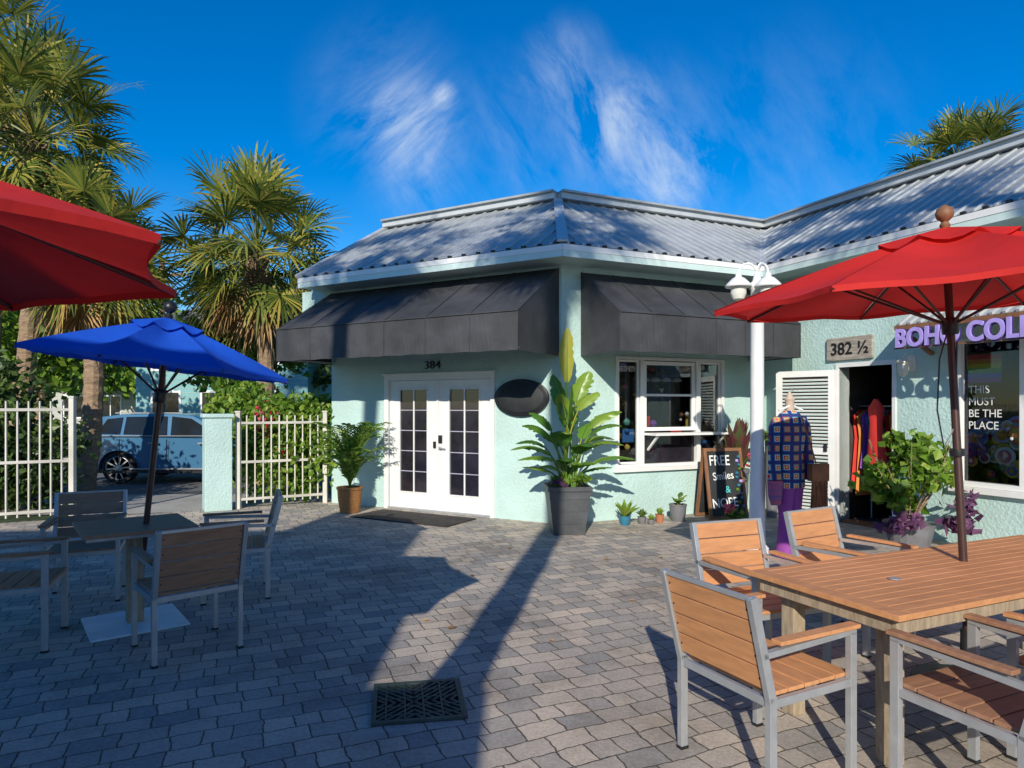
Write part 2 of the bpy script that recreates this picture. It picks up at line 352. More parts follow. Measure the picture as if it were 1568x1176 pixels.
# double door
d=MB(ML)
d.box(-3.17,-3.09,-.025,.1,0,2.15,M_white); d.box(-1.15,-1.08,-.025,.1,0,2.15,M_white); d.box(-3.09,-1.15,-.025,.1,2.06,2.15,M_white); d.box(-3.20,-1.05,-.045,.0,2.15,2.175,M_white)
d.box(-3.09,-1.15,-.03,.2,0,.03,M_alu)
for x0,x1 in ((-3.08,-2.125),(-2.115,-1.16)):
    gx0,gx1=x0+.19,x1-.19
    d.box(x0,gx0,.02,.065,.03,2.055,M_white); d.box(gx1,x1,.02,.065,.03,2.055,M_white)
    d.box(gx0,gx1,.02,.065,.03,.27,M_white); d.box(gx0,gx1,.02,.065,1.93,2.055,M_white)
    d.box(gx0,gx1,.04,.045,.27,1.93,M_dglass)
    for e in ((gx0,gx0+.02),(gx1-.02,gx1)): d.box(e[0],e[1],.008,.04,.27,1.93,M_white)
    d.box(gx0+.02,gx1-.02,.008,.04,.27,.29,M_white); d.box(gx0+.02,gx1-.02,.008,.04,1.91,1.93,M_white)
    cx=(gx0+gx1)/2; d.box(cx-.012,cx+.012,.024,.04,.29,1.91,M_white)
    for k in range(1,5):
        z=.29+k*(1.62/5); d.box(gx0+.02,cx-.012,.03,.04,z-.007,z+.007,M_munt); d.box(cx+.012,gx1-.02,.03,.04,z-.007,z+.007,M_munt)
d.box(-2.14,-2.10,-.004,.03,.03,2.05,M_white)
d.box(-2.10,-2.04,-.012,.02,1.08,1.2,M_black); d.lathe([(.028,0),(.028,.02),(.015,.03)],M_alu,12,Matrix.Translation((-2.07,.01,1.0))@Matrix.Rotation(rad(90),4,'X')); d.bar((-2.07,-.03,1.0),(-1.96,-.03,1.0),.015,.015,M_alu)
d.box(-2.20,-2.16,-.01,.02,1.0,1.1,M_black)
d.obj('double_door',B,bevel=.004)
d=MB(MR)
x0,x1,z0,z1=.886,2.896,.75,2.38
def frame(d,x0,x1,z0,z1,t,y0,y1,m):
    d.box(x0,x0+t,y0,y1,z0,z1,m); d.box(x1-t,x1,y0,y1,z0,z1,m); d.box(x0+t,x1-t,y0,y1,z0,z0+t,m); d.box(x0+t,x1-t,y0,y1,z1-t,z1,m)
frame(d,x0,x1,z0,z1,.045,-.02,.12,M_white)
d.box(1.32,1.385,-.015,.12,z0+.045,z1-.045,M_white); d.box(2.36,2.425,-.015,.12,z0+.045,z1-.045,M_white)
frame(d,1.395,2.35,1.28,2.32,.055,.02,.07,M_white); d.box(1.45,2.295,.025,.065,1.80,1.835,M_white)
frame(d,.94,1.31,.8,2.33,.03,.02,.07,M_white);frame(d,2.435,2.845,.8,2.33,.03,.02,.07,M_white)
for a in ((.97,1.28,.83,2.30),(2.465,2.815,.83,2.30),(1.45,2.295,1.335,1.80),(1.45,2.295,1.835,2.265)): d.box(a[0],a[1],.04,.045,a[2],a[3],M_glass)
d.box(x0-.04,x1+.04,-.06,-.001,z0-.06,z0-.002,M_white)
d.box(1.39,2.80,-.30,0.0,1.22,1.255,M_white)
for x in (1.45,2.7): d.bar((x,-.26,1.22),(x,-.01,1.0),.03,.03,M_white)
d.box(1.39,2.355,.05,.06,.8,1.24,M_dglass)
d.obj('front_window',B,bevel=.003)
d=MB(MR)
for i in range(30):
    x=U(.95,2.8); z=U(.9,2.25); m=random.choice(garm+[M_white,M_cwood,M_cwood]); rr=U(.02,.06)
    d.lathe([(rr*.2,-rr),(rr*.8,-rr*.6),(rr,0),(rr*.7,rr*.6),(rr*.1,rr)],m,10,c=(x,U(.18,.5),z))
for k in range(7):
    x=.95+k*.3; d.box(x,x+.2,.35,.37,.9+.2*(k%3),1.1+.2*(k%3),random.choice(garm))
for k in range(6): d.tube([(1.5+.13*k,.2,2.3),(1.5+.13*k,.2,2.05-.08*(k%2))],.003,M_cwood,4)
for k in range(4): d.lathe([(.001,0),(.07,.01),(.08,.03),(.05,.06),(.01,.07)],M_white,14,c=(1.56+.2*k,.22,2.02))
d.obj('window_display',B,smooth=True)
text('window_decal','BESS OF BOTH',MR,.96,.036,2.16,.11,M_chalk,B,.001,.42)
d=MB(MT)
frame(d,3.09,5.4,.70,2.45,.06,-.02,.12,M_white); d.box(3.78,3.86,-.015,.12,.76,2.39,M_white); d.box(3.03,5.46,-.07,-.001,.63,.698,M_white)
d.box(3.15,3.78,.05,.055,.76,2.39,M_glass); d.box(3.86,5.34,.05,.055,.76,2.39,M_glass)
d.obj('shop_window',B,bevel=.004)
d=MB(MT)
rb=[(.8,.02,.02),(.9,.32,.02),(.9,.75,.03),(.03,.5,.1),(.03,.15,.75),(.38,.03,.5)]
for k,c in enumerate(rb): d.box(3.17,3.55,.07,.074,2.20-.055*k,2.255-.055*k,mat('flag_stripe_%d'%k,c,.7))
for i in range(110):
    x=U(3.15,5.2); z=U(.8,1.45) if x<3.8 else U(.8,2.2); rr=U(.04,.11); m=random.choice(garm+[M_white,M_lav])
    MM=Matrix.Translation((x,U(.08,.2),z))@Matrix.Rotation(rad(90),4,'X')
    d.lathe([(rr,0),(rr*1.02,.01),(rr*.7,.02)],m,16,MM); d.lathe([(rr*.7,.021),(rr*.35,.03)],random.choice(garm),14,MM); d.lathe([(rr*.35,.031),(.002,.035)],random.choice(garm+[M_white]),10,MM)
for k in range(7):
    x=3.95+k*.2; d.loft([(x,.45,2.1,.02,.03),(x,.45,2.0,.12,.05),(x,.45,1.7,.09,.05),(x,.45,1.0,.15,.08)],garm[k%7],12)
d.obj('shop_window_display',B)
for k,s0 in enumerate(['THIS','MUST','BE THE','PLACE']): text('window_lettering_%d'%k,s0,MT,3.2,.045,1.80-.14*k,.13,M_chalk,B,.001,.9)
d=MB(MT); d.box(1.40,1.45,-.02,.2,0,2.2,M_white); d.box(2.27,2.32,-.02,.2,0,2.2,M_white); d.box(1.40,2.32,-.02,.2,2.2,2.26,M_white); d.box(1.45,2.27,0,.25,.002,.03,M_cwood)
d.obj('doorway_trim',B)
hinge=MT@Vector((1.42,-.05,0)); end=MT@Vector((.62,-.34,0)); dx=(end-hinge).normalized()
ld=MB(Mx((hinge.x,hinge.y,0),(-dx.x,-dx.y),(dx.y,-dx.x)))
W=(end-hinge).length
frame(ld,-W,0,.04,2.17,.09,-.02,.02,M_white); ld.box(-W+.09,-.09,-.02,.02,.95,1.05,M_white)
for za,zb_ in ((.13,.95),(1.05,2.08)):
    z=za+.03
    while z<zb_-.02:
        ld.box(-W+.09,-.09,-.018,.008,z,z+.012,M_white); ld.add([(-W+.09,.008,z+.012),(-.09,.008,z+.012),(-.09,-.018,z-.014),(-W+.09,-.018,z-.014)],[(0,1,2,3)],M_trimg); z+=.05
ld.add([(-W+.09,.012,.13),(-.09,.012,.13),(-.09,.012,2.08),(-W+.09,.012,2.08)],[(0,1,2,3)],M_int)
ld.box(-.14,-.1,-.05,-.02,1.0,1.1,M_black)
ld.obj('louvred_door',B)
cl=MB(MT); cl.tube([(1.3,.6,1.65),(2.8,.6,1.65)],.012,M_alu,8); cl.tube([(1.5,.6,0.03),(1.5,.6,1.65)],.012,M_alu,8); cl.tube([(2.6,.6,0.03),(2.6,.6,1.65)],.012,M_alu,8)
for k in range(20):
    x=1.34+k*.072; h=U(.75,1.2); m=garm[(k*3)%7]
    cl.loft([(x,.6,1.6,.015,.05),(x,.6,1.5,.028,.2),(x,.6,1.2,.03,.15),(x+.01,.6,1.55-h,.04,.24)],m,12)
cl.loft([(1.80,.3,1.75,.03,.03),(1.80,.3,1.62,.13,.03),(1.80,.3,1.4,.10,.04),(1.83,.3,.5,.2,.07)],garm[0],14)
cl.obj('clothes_rack',smooth=True)
d=MB(MT)
d.add([(2.75,-.62,2.62),(5.6,-.62,2.62),(5.6,-.02,2.98),(2.75,-.02,2.98)],[(0,1,2,3)],M_roof)
u=2.8
while u<5.6: d.bar((u,-.63,2.63),(u,-.02,2.995),.03,.025,M_rib); u+=.13
d.box(2.75,5.6,-.64,-.60,2.56,2.615,M_cwood)
for x in (2.8,4.2,5.5): d.bar((x,-.6,2.57),(x,-.01,2.3),.04,.04,M_cwood)
d.box(2.75,2.79,-.6,-.01,2.55,2.6,M_cwood)
d.obj('shop_name_awning',B,solid=.004)
sg=grp('shop_name_sign')
d=MB(MT); d.box(2.76,5.6,-.655,-.645,2.33,2.35,M_cwood); d.obj('letter_rail',sg)
text('letters_back','BOHO COLLECTIVE',MT,2.79,-.655,2.35,.30,M_navy,sg,.008,.86,.018)
text('letters','BOHO COLLECTIVE',MT,2.79,-.68,2.355,.30,M_lav,sg,.014,.86,.008)
s=MB(MT); s.box(1.27,2.0,-.045,-.003,2.30,2.62,M_sign) ; sg=grp('wooden_number_sign'); s.obj('board',sg,bevel=.006)
text('numbers','382 ½',MT,1.34,-.05,2.38,.24,M_black,sg,.004,1.0,.003)
sg=grp('house_number_sign'); text('digits','384',ML,-2.37,-.01,2.235,.17,M_black,sg,.008,1.25)
o=MB(ML); mm=Matrix.Translation((-.62,-.04,1.77))@Matrix.Rotation(rad(90),4,'X')
o.loft([(0,0,-.03,.44,.27),(0,0,.012,.44,.27),(0,0,.02,.42,.25)],M_black,40,mm); o.loft([(0,0,.022,.37,.21),(0,0,.028,.36,.2)],M_board,40,mm); o.obj('oval_sign',smooth=True)
o=MB(MT); o.box(2.50,2.58,-.03,-.002,2.1,2.3,M_white); o.tube([(2.54,-.03,2.26),(2.54,-.14,2.32),(2.54,-.18,2.26)],.01,M_white); o.lathe([(.02,.06),(.08,.03),(.085,.0),(.06,-.02),(.065,-.1),(.04,-.16),(.005,-.18)],M_lampg,14,c=(2.54,-.18,2.20)); o.obj('wall_lantern',smooth=True)
o=MB(ML); o.box(-3.0,-1.25,-1.0,-.25,.003,.02,M_mat); o.obj('doormat')
# ---------------------------------------------------------------- lamp post
LP=grp('lamp_post'); o=MB(Matrix.Translation((2.65,7.2,0)))
o.lathe([(.12,0),(.12,.12),(.085,.16),(.08,.9),(.072,.95),(.07,2.9),(.085,2.92),(.085,2.97),(.05,3.0),(.03,3.08),(.0,3.1)],M_white,24)
def lantern(dx,dy,z):
    pts=[]
    for k in range(9):
        t=k/8*math.pi; pts.append((dx*(.5-.5*math.cos(t)),dy*(.5-.5*math.cos(t)),z+.12+.12*math.sin(t)))
    o.tube([(0,0,z-.05)]+pts,.012,M_white,8)
    o.lathe([(.015,.14),(.03,.12),(.035,.09),(.07,.07),(.12,.02),(.14,-.01),(.135,-.02)],M_white,20,c=(dx,dy,z))
    o.lathe([(.08,-.021),(.085,-.09),(.06,-.15),(.01,-.17)],M_lampg,16,c=(dx,dy,z))
lantern(-.21,-.02,2.95); lantern(.17,.15,2.97); lantern(.04,-.2,2.92)
o.obj('post_and_lanterns',LP,smooth=True)
# ---------------------------------------------------------------- umbrellas
def umbrella(name,base,top,R,drop,n,a0,m,tilt_axis=None,fin=None,strings=True):
    G=grp(name); base=Vector(base);top=Vector(top); ax=(top-base).normalized()
    q=Vector((0,0,1)).rotation_difference(tilt_axis.normalized() if tilt_axis else ax).to_matrix()
    P=MB(); P.tube([base,top+ax*.02],.022,M_pole,12)
    fm=fin or M_cwood
    mf=Matrix.Translation(top)@q.to_4x4()
    P.lathe([(.02,.0),(.03,.03),(.018,.05),(.045,.075),(.05,.10),(.04,.13),(.01,.15)],fm,14,mf)
    hub=top-ax*.12; low=top-ax*.58
    cv=MB(); K=8;S=8
    def pt(i,f,rho):
        a=a0+2*math.pi*(i+f)/n
        rr=math.cos(math.pi/n)/math.cos(math.pi/n-(2*math.pi*f/n))
        rr*=R*rho*(1-.055*math.sin(math.pi*f)*rho)
        z=-drop*(rho**1.18)-.028*math.sin(math.pi*f)*math.sin(math.pi*rho)*2.2+.006*math.sin(9*f+5*rho+i*2)*rho
        return top+q@Vector((rr*math.cos(a),rr*math.sin(a),z))
    for i in range(n):
        vs=[];fs=[]
        for k in range(K+1):
            for s in range(S+1): vs.append(pt(i,s/S,k/K*.999+.001))
        for k in range(K):
            for s in range(S):
                b=k*(S+1)+s; fs.append((b,b+1,b+S+2,b+S+1))
        o0=len(vs)
        for s in range(S+1): vs.append(pt(i,s/S,1)+q@Vector((0,0,-.03)))
        for s in range(S):
            b=K*(S+1)+s; fs.append((b,b+1,o0+s+1,o0+s))
        cv.add(vs,fs,m)
    for i in range(n):
        vs=[top+Vector((0,0,.02))]
        for s in range(5): vs.append(pt(i,s/4,.28)+q@Vector((0,0,.028)))
        cv.add(vs,[(0,1,2),(0,2,3),(0,3,4),(0,4,5)],m)
    cv.obj('canopy',G,smooth=True)
    for i in range(n):
        dn=q@Vector((0,0,-.018)); P.tube([hub+ax*.08,pt(i,0,.5)+dn,pt(i,0,1)+dn],.009,M_pole,6)
        P.tube([low,pt(i,0,.55)+dn],.008,M_pole,6)
    mh=Matrix.Translation(low)@q.to_4x4(); P.lathe([(.04,-.05),(.045,-.04),(.045,.04),(.04,.05)],M_black,12,mh)
    mh=Matrix.Translation(hub)@q.to_4x4(); P.lathe([(.04,-.04),(.045,.04)],M_black,12,mh)
    if strings:
        P.tube([low+Vector((-.02,-.02,0)),low+Vector((-.09,-.04,-.2)),low+Vector((-.11,-.05,-.5)),low+Vector((-.07,-.05,-.72)),low+Vector((-.0,-.04,-.6)),low+Vector((.02,-.03,-.1))],.005,M_black,6)
        P.lathe([(.04,-.02),(.042,0),(.04,.02)],M_black,10,Matrix.Translation(low-ax*.75)@q.to_4x4())
    P.obj('pole_ribs_and_finial',G,smooth=True)
    return G
umbrella('patio_umbrella',(2.64,3.86,.3),(2.60,4.00,2.70),1.36,.39,8,rad(172),M_red,tilt_axis=Vector((-.055,-.04,1)))
umbrella('patio_umbrella',(-2.36,1.85,0.02),(-2.36,1.85,2.52),1.36,.39,8,rad(2),M_red)
umbrella('patio_umbrella',(-2.86,5.08,.1),(-2.61,5.06,2.30),.93,.34,8,rad(6),M_blue,tilt_axis=Vector((.12,0.03,1)),fin=M_black,strings=False)
# ---------------------------------------------------------------- tables / chairs
def lm(x,y,a): return Matrix.Translation((x,y,0))@Matrix.Rotation(a,4,'Z')
def chair(x,y,ang,wood=M_wood):
    G=grp('patio_chair'); G.matrix_world=lm(x,y,ang)
    m=MB(); w=MB(); hw=.265
    for s in (-1,1):
        m.bar((s*hw,-.25,.0),(s*hw,-.25,.45),.03,.04,M_alu); m.bar((s*hw,-.25,.43),(s*hw,-.36,.87),.03,.04,M_alu)
        m.bar((s*hw,.25,0),(s*hw,.25,.64),.03,.04,M_alu)
        m.bar((s*hw,-.305,.625),(s*hw,.27,.645),.03,.025,M_alu); m.bar((s*hw,-.25,.42),(s*hw,.25,.42),.025,.035,M_alu)
        w.box(s*hw-.028,s*hw+.028,-.22,.28,.659,.677,wood)
        for yy in (-.25,.25): m.box(s*hw-.018,s*hw+.018,yy-.023,yy+.023,0,.015,M_black)
    m.bar((-hw,-.25,.42),(hw,-.25,.42),.025,.035,M_alu); m.bar((-hw,.25,.42),(hw,.25,.42),.025,.035,M_alu)
    m.bar((-hw,-.36,.862),(hw,-.36,.862),.02,.02,M_alu)
    for k in range(5):
        y=-.225+k*.1; w.box(-.248,.248,y,y+.094,.438,.456,wood)
    for k in range(4):
        t=k*.098; yy=-.262-.025*t/.1; z=.475+t
        w.add([(-.248,yy-.008,z),(.248,yy-.008,z),(.248,yy+.008,z),(-.248,yy+.008,z),(-.248,yy-.03,z+.092),(.248,yy-.03,z+.092),(.248,yy-.014,z+.092),(-.248,yy-.014,z+.092)],
              [(0,3,2,1),(4,5,6,7),(0,1,5,4),(1,2,6,5),(2,3,7,6),(3,0,4,7)],wood)
        for sx in (-.235,.235): m.lathe([(.006,0),(.004,.003)],M_black,8,Matrix.Translation((sx,yy-.019,z+.045))@Matrix.Rotation(rad(90),4,'X'))
    m.obj('metal_frame',G,bevel=.004); w.obj('wood_slats',G,bevel=.003)
    return G
aR=math.atan2(.41,.912)
P0=Vector((1.30,3.66))
def rt(r_,t_): return P0+Rd*r_+Td*t_
p=rt(-.36,.47); chair(p.x,p.y,aR-rad(90)+rad(3))
p=rt(.46,-.36); chair(p.x,p.y,aR+rad(180)-rad(4))
p=rt(1.46,-.50); chair(p.x,p.y,aR+rad(180)+rad(6))
p=rt(.26,1.12); chair(p.x,p.y,aR,M_woodshade)
p=rt(1.0,1.16); chair(p.x,p.y,aR+rad(4))
G=grp('patio_table'); Tm=Mx((P0.x,P0.y,0),Rd,(-Td.x,-Td.y))
t=MB(Tm); Lt=2.5; Wt=.88
ns=11; sw=(Wt-.10)/ns
t.box(0,.09,-Wt,0,.715,.742,M_wood); t.box(Lt-.09,Lt,-Wt,0,.715,.742,M_wood)
for k in range(ns):
    ya=-Wt+.05+k*sw; t.box(.094,Lt-.094,ya+.002,ya+sw-.002,.717,.741,M_wood)
t.box(.094,Lt-.094,-Wt,-Wt+.048,.715,.742,M_wood); t.box(.094,Lt-.094,-.048,0,.715,.742,M_wood)
t.obj('slatted_top',G,bevel=.002)
t=MB(Tm); t.box(.04,Lt-.04,-Wt+.04,-Wt+.07,.64,.714,M_legwood); t.box(.04,Lt-.04,-.07,-.04,.64,.714,M_legwood); t.box(.04,.07,-Wt+.07,-.07,.64,.714,M_legwood)
t.box(.07,Lt-.07,-Wt+.07,-.07,.69,.714,M_woodshade)
for x in (.12,Lt-.2):
    for y in (-Wt+.12,-.2): t.box(x,x+.085,y,y+.085,0,.69,M_legwood)
t.lathe([(.03,.743),(.032,.75),(.005,.751)],M_alu,16,c=(.55,-.46,0))
t.obj('legs_and_apron',G,bevel=.004)
t=MB(); t.lathe([(.28,0),(.28,.04),(.08,.07),(.035,.1),(.03,.35)],M_black,24,c=(2.64,3.87,0)); t.obj('umbrella_base',smooth=True)
G=grp('patio_table'); Tm=lm(-2.87,5.07,rad(38)); t=MB(Tm)
hs=.37
for k in range(9):
    w_=2*hs/9; t.box(-hs,hs,-hs+k*w_+.002,-hs+(k+1)*w_-.002,.725,.75,M_woodshade)
t.obj('slatted_top',G,bevel=.003)
t=MB(Tm); t.box(-hs+.02,hs-.02,-hs+.02,hs-.02,.70,.724,M_alu); t.box(-.055,.055,-.055,.055,.012,.7,M_legwood)
t.obj('pedestal',G,bevel=.004)
t=MB(Tm); t.box(-.32,.32,-.32,.32,.0,.014,mat('bluish_white_plate',(.68,.80,.86),.4,var=.1,dirt=.1)); t.obj('base_plate',G,bevel=.004)
chair(-2.22,4.55,rad(42),M_woodshade)
chair(-2.42,5.85,rad(112),M_woodshade)
chair(-3.68,5.75,rad(205),M_woodshade)
chair(-3.45,4.6,rad(-68),M_woodshade)
# ---------------------------------------------------------------- drain grate
G=MB(Mx((-.52,3.70,0),(.985,.17),(-.17,.985)))
G.box(-.25,.25,-.25,.25,.003,.005,M_hole)
for a in [(-.25,.25,-.25,-.225),(-.25,.25,.225,.25),(-.25,-.225,-.225,.225),(.225,.25,-.225,.225)]: G.box(a[0],a[1],a[2],a[3],.005,.018,M_grate)
for i in range(9):
    for j in range(9):
        cx=-.2+i*.05; cy=-.2+j*.05; sx=1 if (cx>=0)==(cy>=0) else -1
        G.bar((cx-.027,cy-.027*sx,.0125),(cx+.027,cy+.027*sx,.0125),.014,.01,M_grate)
for k in range(-4,5):
    if k%2==0: G.bar((-.225,k*.05+.025,.0135),(.225,k*.05+.025,.0135),.010,.01,M_grate); G.bar((k*.05+.025,-.225,.0145),(k*.05+.025,.225,.0145),.010,.01,M_grate)
G.obj('drain_grate')
# ---------------------------------------------------------------- A-frame
G=grp('chalkboard_sign'); Am=Matrix.Translation((3.14,9.62,0))@Matrix.Rotation(rad(14),4,'Z')
TM=Am@Matrix.Rotation(rad(-11),4,'X')
t=MB(TM); frame(t,-.31,.31,.02,1.05,.045,-.015,.015,M_cwood); t.box(-.265,.265,-.004,.006,.065,1.005,M_board)
for k in range(14): t.lathe([(.026,0),(.02,.015),(.002,.02)],random.choice([M_bpot,M_leafb,M_lav]),8,Matrix.Translation((.24-U(0,.05)*(k%3),-.02,.92-.06*k))@Matrix.Rotation(rad(90),4,'X'))
t.obj('front_board',G)
text('chalk_text','FREE',TM,-.24,-.012,.80,.21,M_chalk,G,.001,.78,.002)
text('chalk_text_2','Smiles',TM,-.2,-.012,.58,.16,M_chalk,G,.001,.85,.001,rad(4))
text('chalk_text_3','&',TM,-.02,-.012,.40,.14,mat('teal_chalk',(.1,.6,.6),.9),G,.001)
text('chalk_text_4','NOPE',TM,-.25,-.012,.18,.19,M_chalk,G,.001,.85,.002,rad(3))
t=MB(Am@Matrix.Translation((0,.42,0))@Matrix.Rotation(rad(11),4,'X')); frame(t,-.31,.31,.02,1.05,.045,-.015,.015,M_cwood); t.box(-.265,.265,-.006,.004,.065,1.005,M_board); t.obj('rear_board',G)
# ---------------------------------------------------------------- mannequin
G=grp('clothed_mannequin'); Mm=Matrix.Translation((2.98,7.15,0))@Matrix.Rotation(rad(15),4,'Z'); t=MB(Mm)
t.loft([(0,0,.78,.17,.12),(0,0,.95,.17,.12),(0,0,1.12,.145,.11),(0,0,1.35,.175,.125),(0,0,1.5,.17,.105),(0,0,1.57,.11,.08),(0,0,1.60,.055,.055)],M_croch,24)
for s in (-1,1):
    t.tube([(s*.13,0,1.51),(s*.18,.0,1.42),(s*.205,-.01,1.2),(s*.21,-.03,.98),(s*.215,-.04,.86)],[.07,.068,.06,.065,.075],M_croch,12)
t.obj('crochet_cardigan',G,smooth=True)
t=MB(Mm)
t.loft([(-.21,-.04,.86,.078,.078),(-.21,-.04,.70,.075,.06),(-.20,-.04,.60,.06,.03)],mat('blue_striped_knit',(.05,.09,.3),.9,col2=(.5,.1,.15),scale=9,stretch=(.1,.1,3)),14)
for s in (-1,1): t.loft([(s*.05,0,.82,.1,.11),(s*.055,0,.6,.075,.085),(s*.06,0,.42,.06,.07),(s*.065,0,.2,.07,.09),(s*.07,0,.015,.09,.12)],M_pants,16)
t.obj('flared_trousers',G,smooth=True)
t=MB(Mm); t.loft([(0,0,1.59,.05,.05),(0,0,1.70,.045,.045),(0,0,1.72,.055,.055),(0,0,1.74,.04,.04),(0,0,1.80,.012,.012)],M_skin,16); t.tube([(0,0,1.78),(.03,0,1.83),(.05,0,1.80)],.006,M_alu,6)
t.tube([(-.15,-.02,1.60),(0,-.03,1.66),(.15,-.02,1.60)],.012,M_white,6)
t.obj('neck_cap',G,smooth=True)
t=MB(Mm); t.tube([(.05,-.12,1.55),(.15,-.16,1.2),(.2,-.17,1.02)],.008,M_brown,6); t.box(.10,.31,-.23,-.15,.86,1.04,M_brown)
for k in range(60): t.bar((.103+k*.0034,-.2+U(-.03,.02),.87),(.103+k*.0034+U(-.02,.02),-.2+U(-.03,.02),.52+U(-.05,.08)),.008,.006,M_brown)
t.obj('fringed_bag',G)
# ---------------------------------------------------------------- palms
def fan_leaf(mb,o,az,el,pet,R,m,sag):
    d=Vector((math.cos(az)*math.cos(el),math.sin(az)*math.cos(el),math.sin(el)))
    pts=[o.copy()]; dd=d.copy(); p=o.copy()
    for k in range(4):
        p=p+dd*pet/4; dd=(dd+Vector((0,0,-sag*.2))).normalized(); pts.append(p.copy())
    mb.tube(pts,[.022,.017,.014,.012,.01],m,3,cap=False)
    f=dd; s=f.cross(Vector((0,0,1)))
    if s.length<.1: s=Vector((math.sin(az),-math.cos(az),0))
    s.normalize(); rl=U(-.7,.7); up=s.cross(f).normalized()
    s2=(s*math.cos(rl)+up*math.sin(rl)).normalized(); up=s2.cross(f).normalized()
    n=25; vs=[];fs=[]
    for k in range(n):
        a=(k/(n-1)-.5)*rad(250)+U(-.04,.04)
        dr=(f*math.cos(a)+s2*math.sin(a)+up*(.35*abs(math.sin(a))-.05)).normalized()
        ln=R*(.70+.30*math.cos(a*.7))*U(.85,1.1)
        side=dr.cross(up).normalized(); w=.016+.011*R
        b=len(vs); p1=p+dr*ln*.5; p2=p+dr*ln*.78+Vector((0,0,-ln*.04*(1+sag))); p3=p+dr*ln*.98+Vector((0,0,-ln*(.10+.12*sag)*U(.4,1.6)))
        vs+=[p+side*.006,p-side*.006,p1+side*w,p1-side*w,p2+side*w*.6,p2-side*w*.6,p3]
        fs+=[(b,b+1,b+3,b+2),(b+2,b+3,b+5,b+4),(b+4,b+5,b+6)]
    mb.add(vs,fs,m)
def palm(name,base,top,R=1.0,n=44,tr=.17,seed=1,dead=6):
    random.seed(seed); G=grp(name); base=Vector(base);top=Vector(top)
    t=MB(); pts=[];rs=[]
    K=30
    for k in range(K+1):
        f=k/K; p=base.lerp(top,f); mid=math.sin(f*math.pi)*.12
        pts.append(p+Vector((mid,mid*.3,0))); rs.append(tr*(1.12-.25*f)*(1+.05*((k%2)*2-1)+U(-.03,.03))*(1.25 if k==0 else 1))
    t.tube(pts,rs,M_bark,12)
    d=(top-base).normalized()
    for k in range(60):
        f=k/60; a=k*2.4; p=top-d*(1.1*(1-f)); o_=Vector((math.cos(a),math.sin(a),0)); q=p+o_*tr*.8
        t.bar(q,q+o_*.13+Vector((0,0,.2)),.07,.03,M_bark)
    t.obj('trunk',G,smooth=False)
    c=MB()
    for k in range(n):
        f=(k+.5)/n; az=k*2.39996+U(-.25,.25); el=rad(85)-rad(125)*f**.9+U(-.15,.15)
        fan_leaf(c,top+Vector((0,0,.25*(1-f))),az,el,R*U(.7,1.2),R*U(.66,.86),M_palm,.3+.7*f)
    for k in range(dead):
        fan_leaf(c,top-Vector((0,0,.2)),U(0,6.28),rad(-U(30,75)),R*.75,R*.7,M_palmdead,1)
    c.obj('fronds',G)
    return G
palm('cabbage_palm',(-5.25,14,0),(-5.35,14,4.75),1.2,70,.16,3,dead=16)
palm('cabbage_palm',(-8.1,12.6,0),(-8.0,12.6,4.4),1.05,52,.17,4,dead=14)
palm('cabbage_palm',(-9.95,13.2,0),(-9.3,13.0,6.7),1.3,70,.17,5,dead=12)
palm('cabbage_palm',(-11.8,15,0),(-11.9,15,9.2),1.3,46,.17,15)
palm('cabbage_palm',(12.4,19.5,0),(13.1,19.5,8.4),1.25,60,.17,6,dead=34)
palm('cabbage_palm',(-7.4,17,0),(-7.2,17,4.2),1.0,34,.15,8)
palm('cabbage_palm',(-1.55,-2.5,0),(-1.2,-2.4,10.4),1.15,34,.16,11)
palm('cabbage_palm',(5.4,-3.2,0),(3.3,-2.4,10.6),1.2,36,.16,12)
palm('cabbage_palm',(-5.2,-2.4,0),(-4.3,-2.2,10.5),1.1,32,.16,13)
random.seed(21)
nb=grp('added_shade_building'); t=MB(); t.box(-16,-3.35,-12,-4.1,0,6.0,M_stucco); t.box(-3.35,-2.45,-9,-4.05,0,4.35,M_stucco); t.box(-2.45,-1.5,-9,-3.9,0,3.55,M_stucco); t.obj('walls',nb)  # unseen stepped blocks added behind the camera to shade the left paving
t=MB(); t.box(-16.3,-3.2,-12.2,-3.9,6.001,6.15,M_roof); t.box(-3.2,-2.3,-9.2,-3.9,4.351,4.5,M_roof); t.box(-2.3,-1.35,-9.2,-3.75,3.551,3.7,M_roof)
for x in (-14,-11,-8,-5.5):
    for z in (1,4): t.box(x,x+1,-4.12,-4.09,z,z+1.3,M_cglass)
t.obj('shade_block_roofs_and_windows',nb)
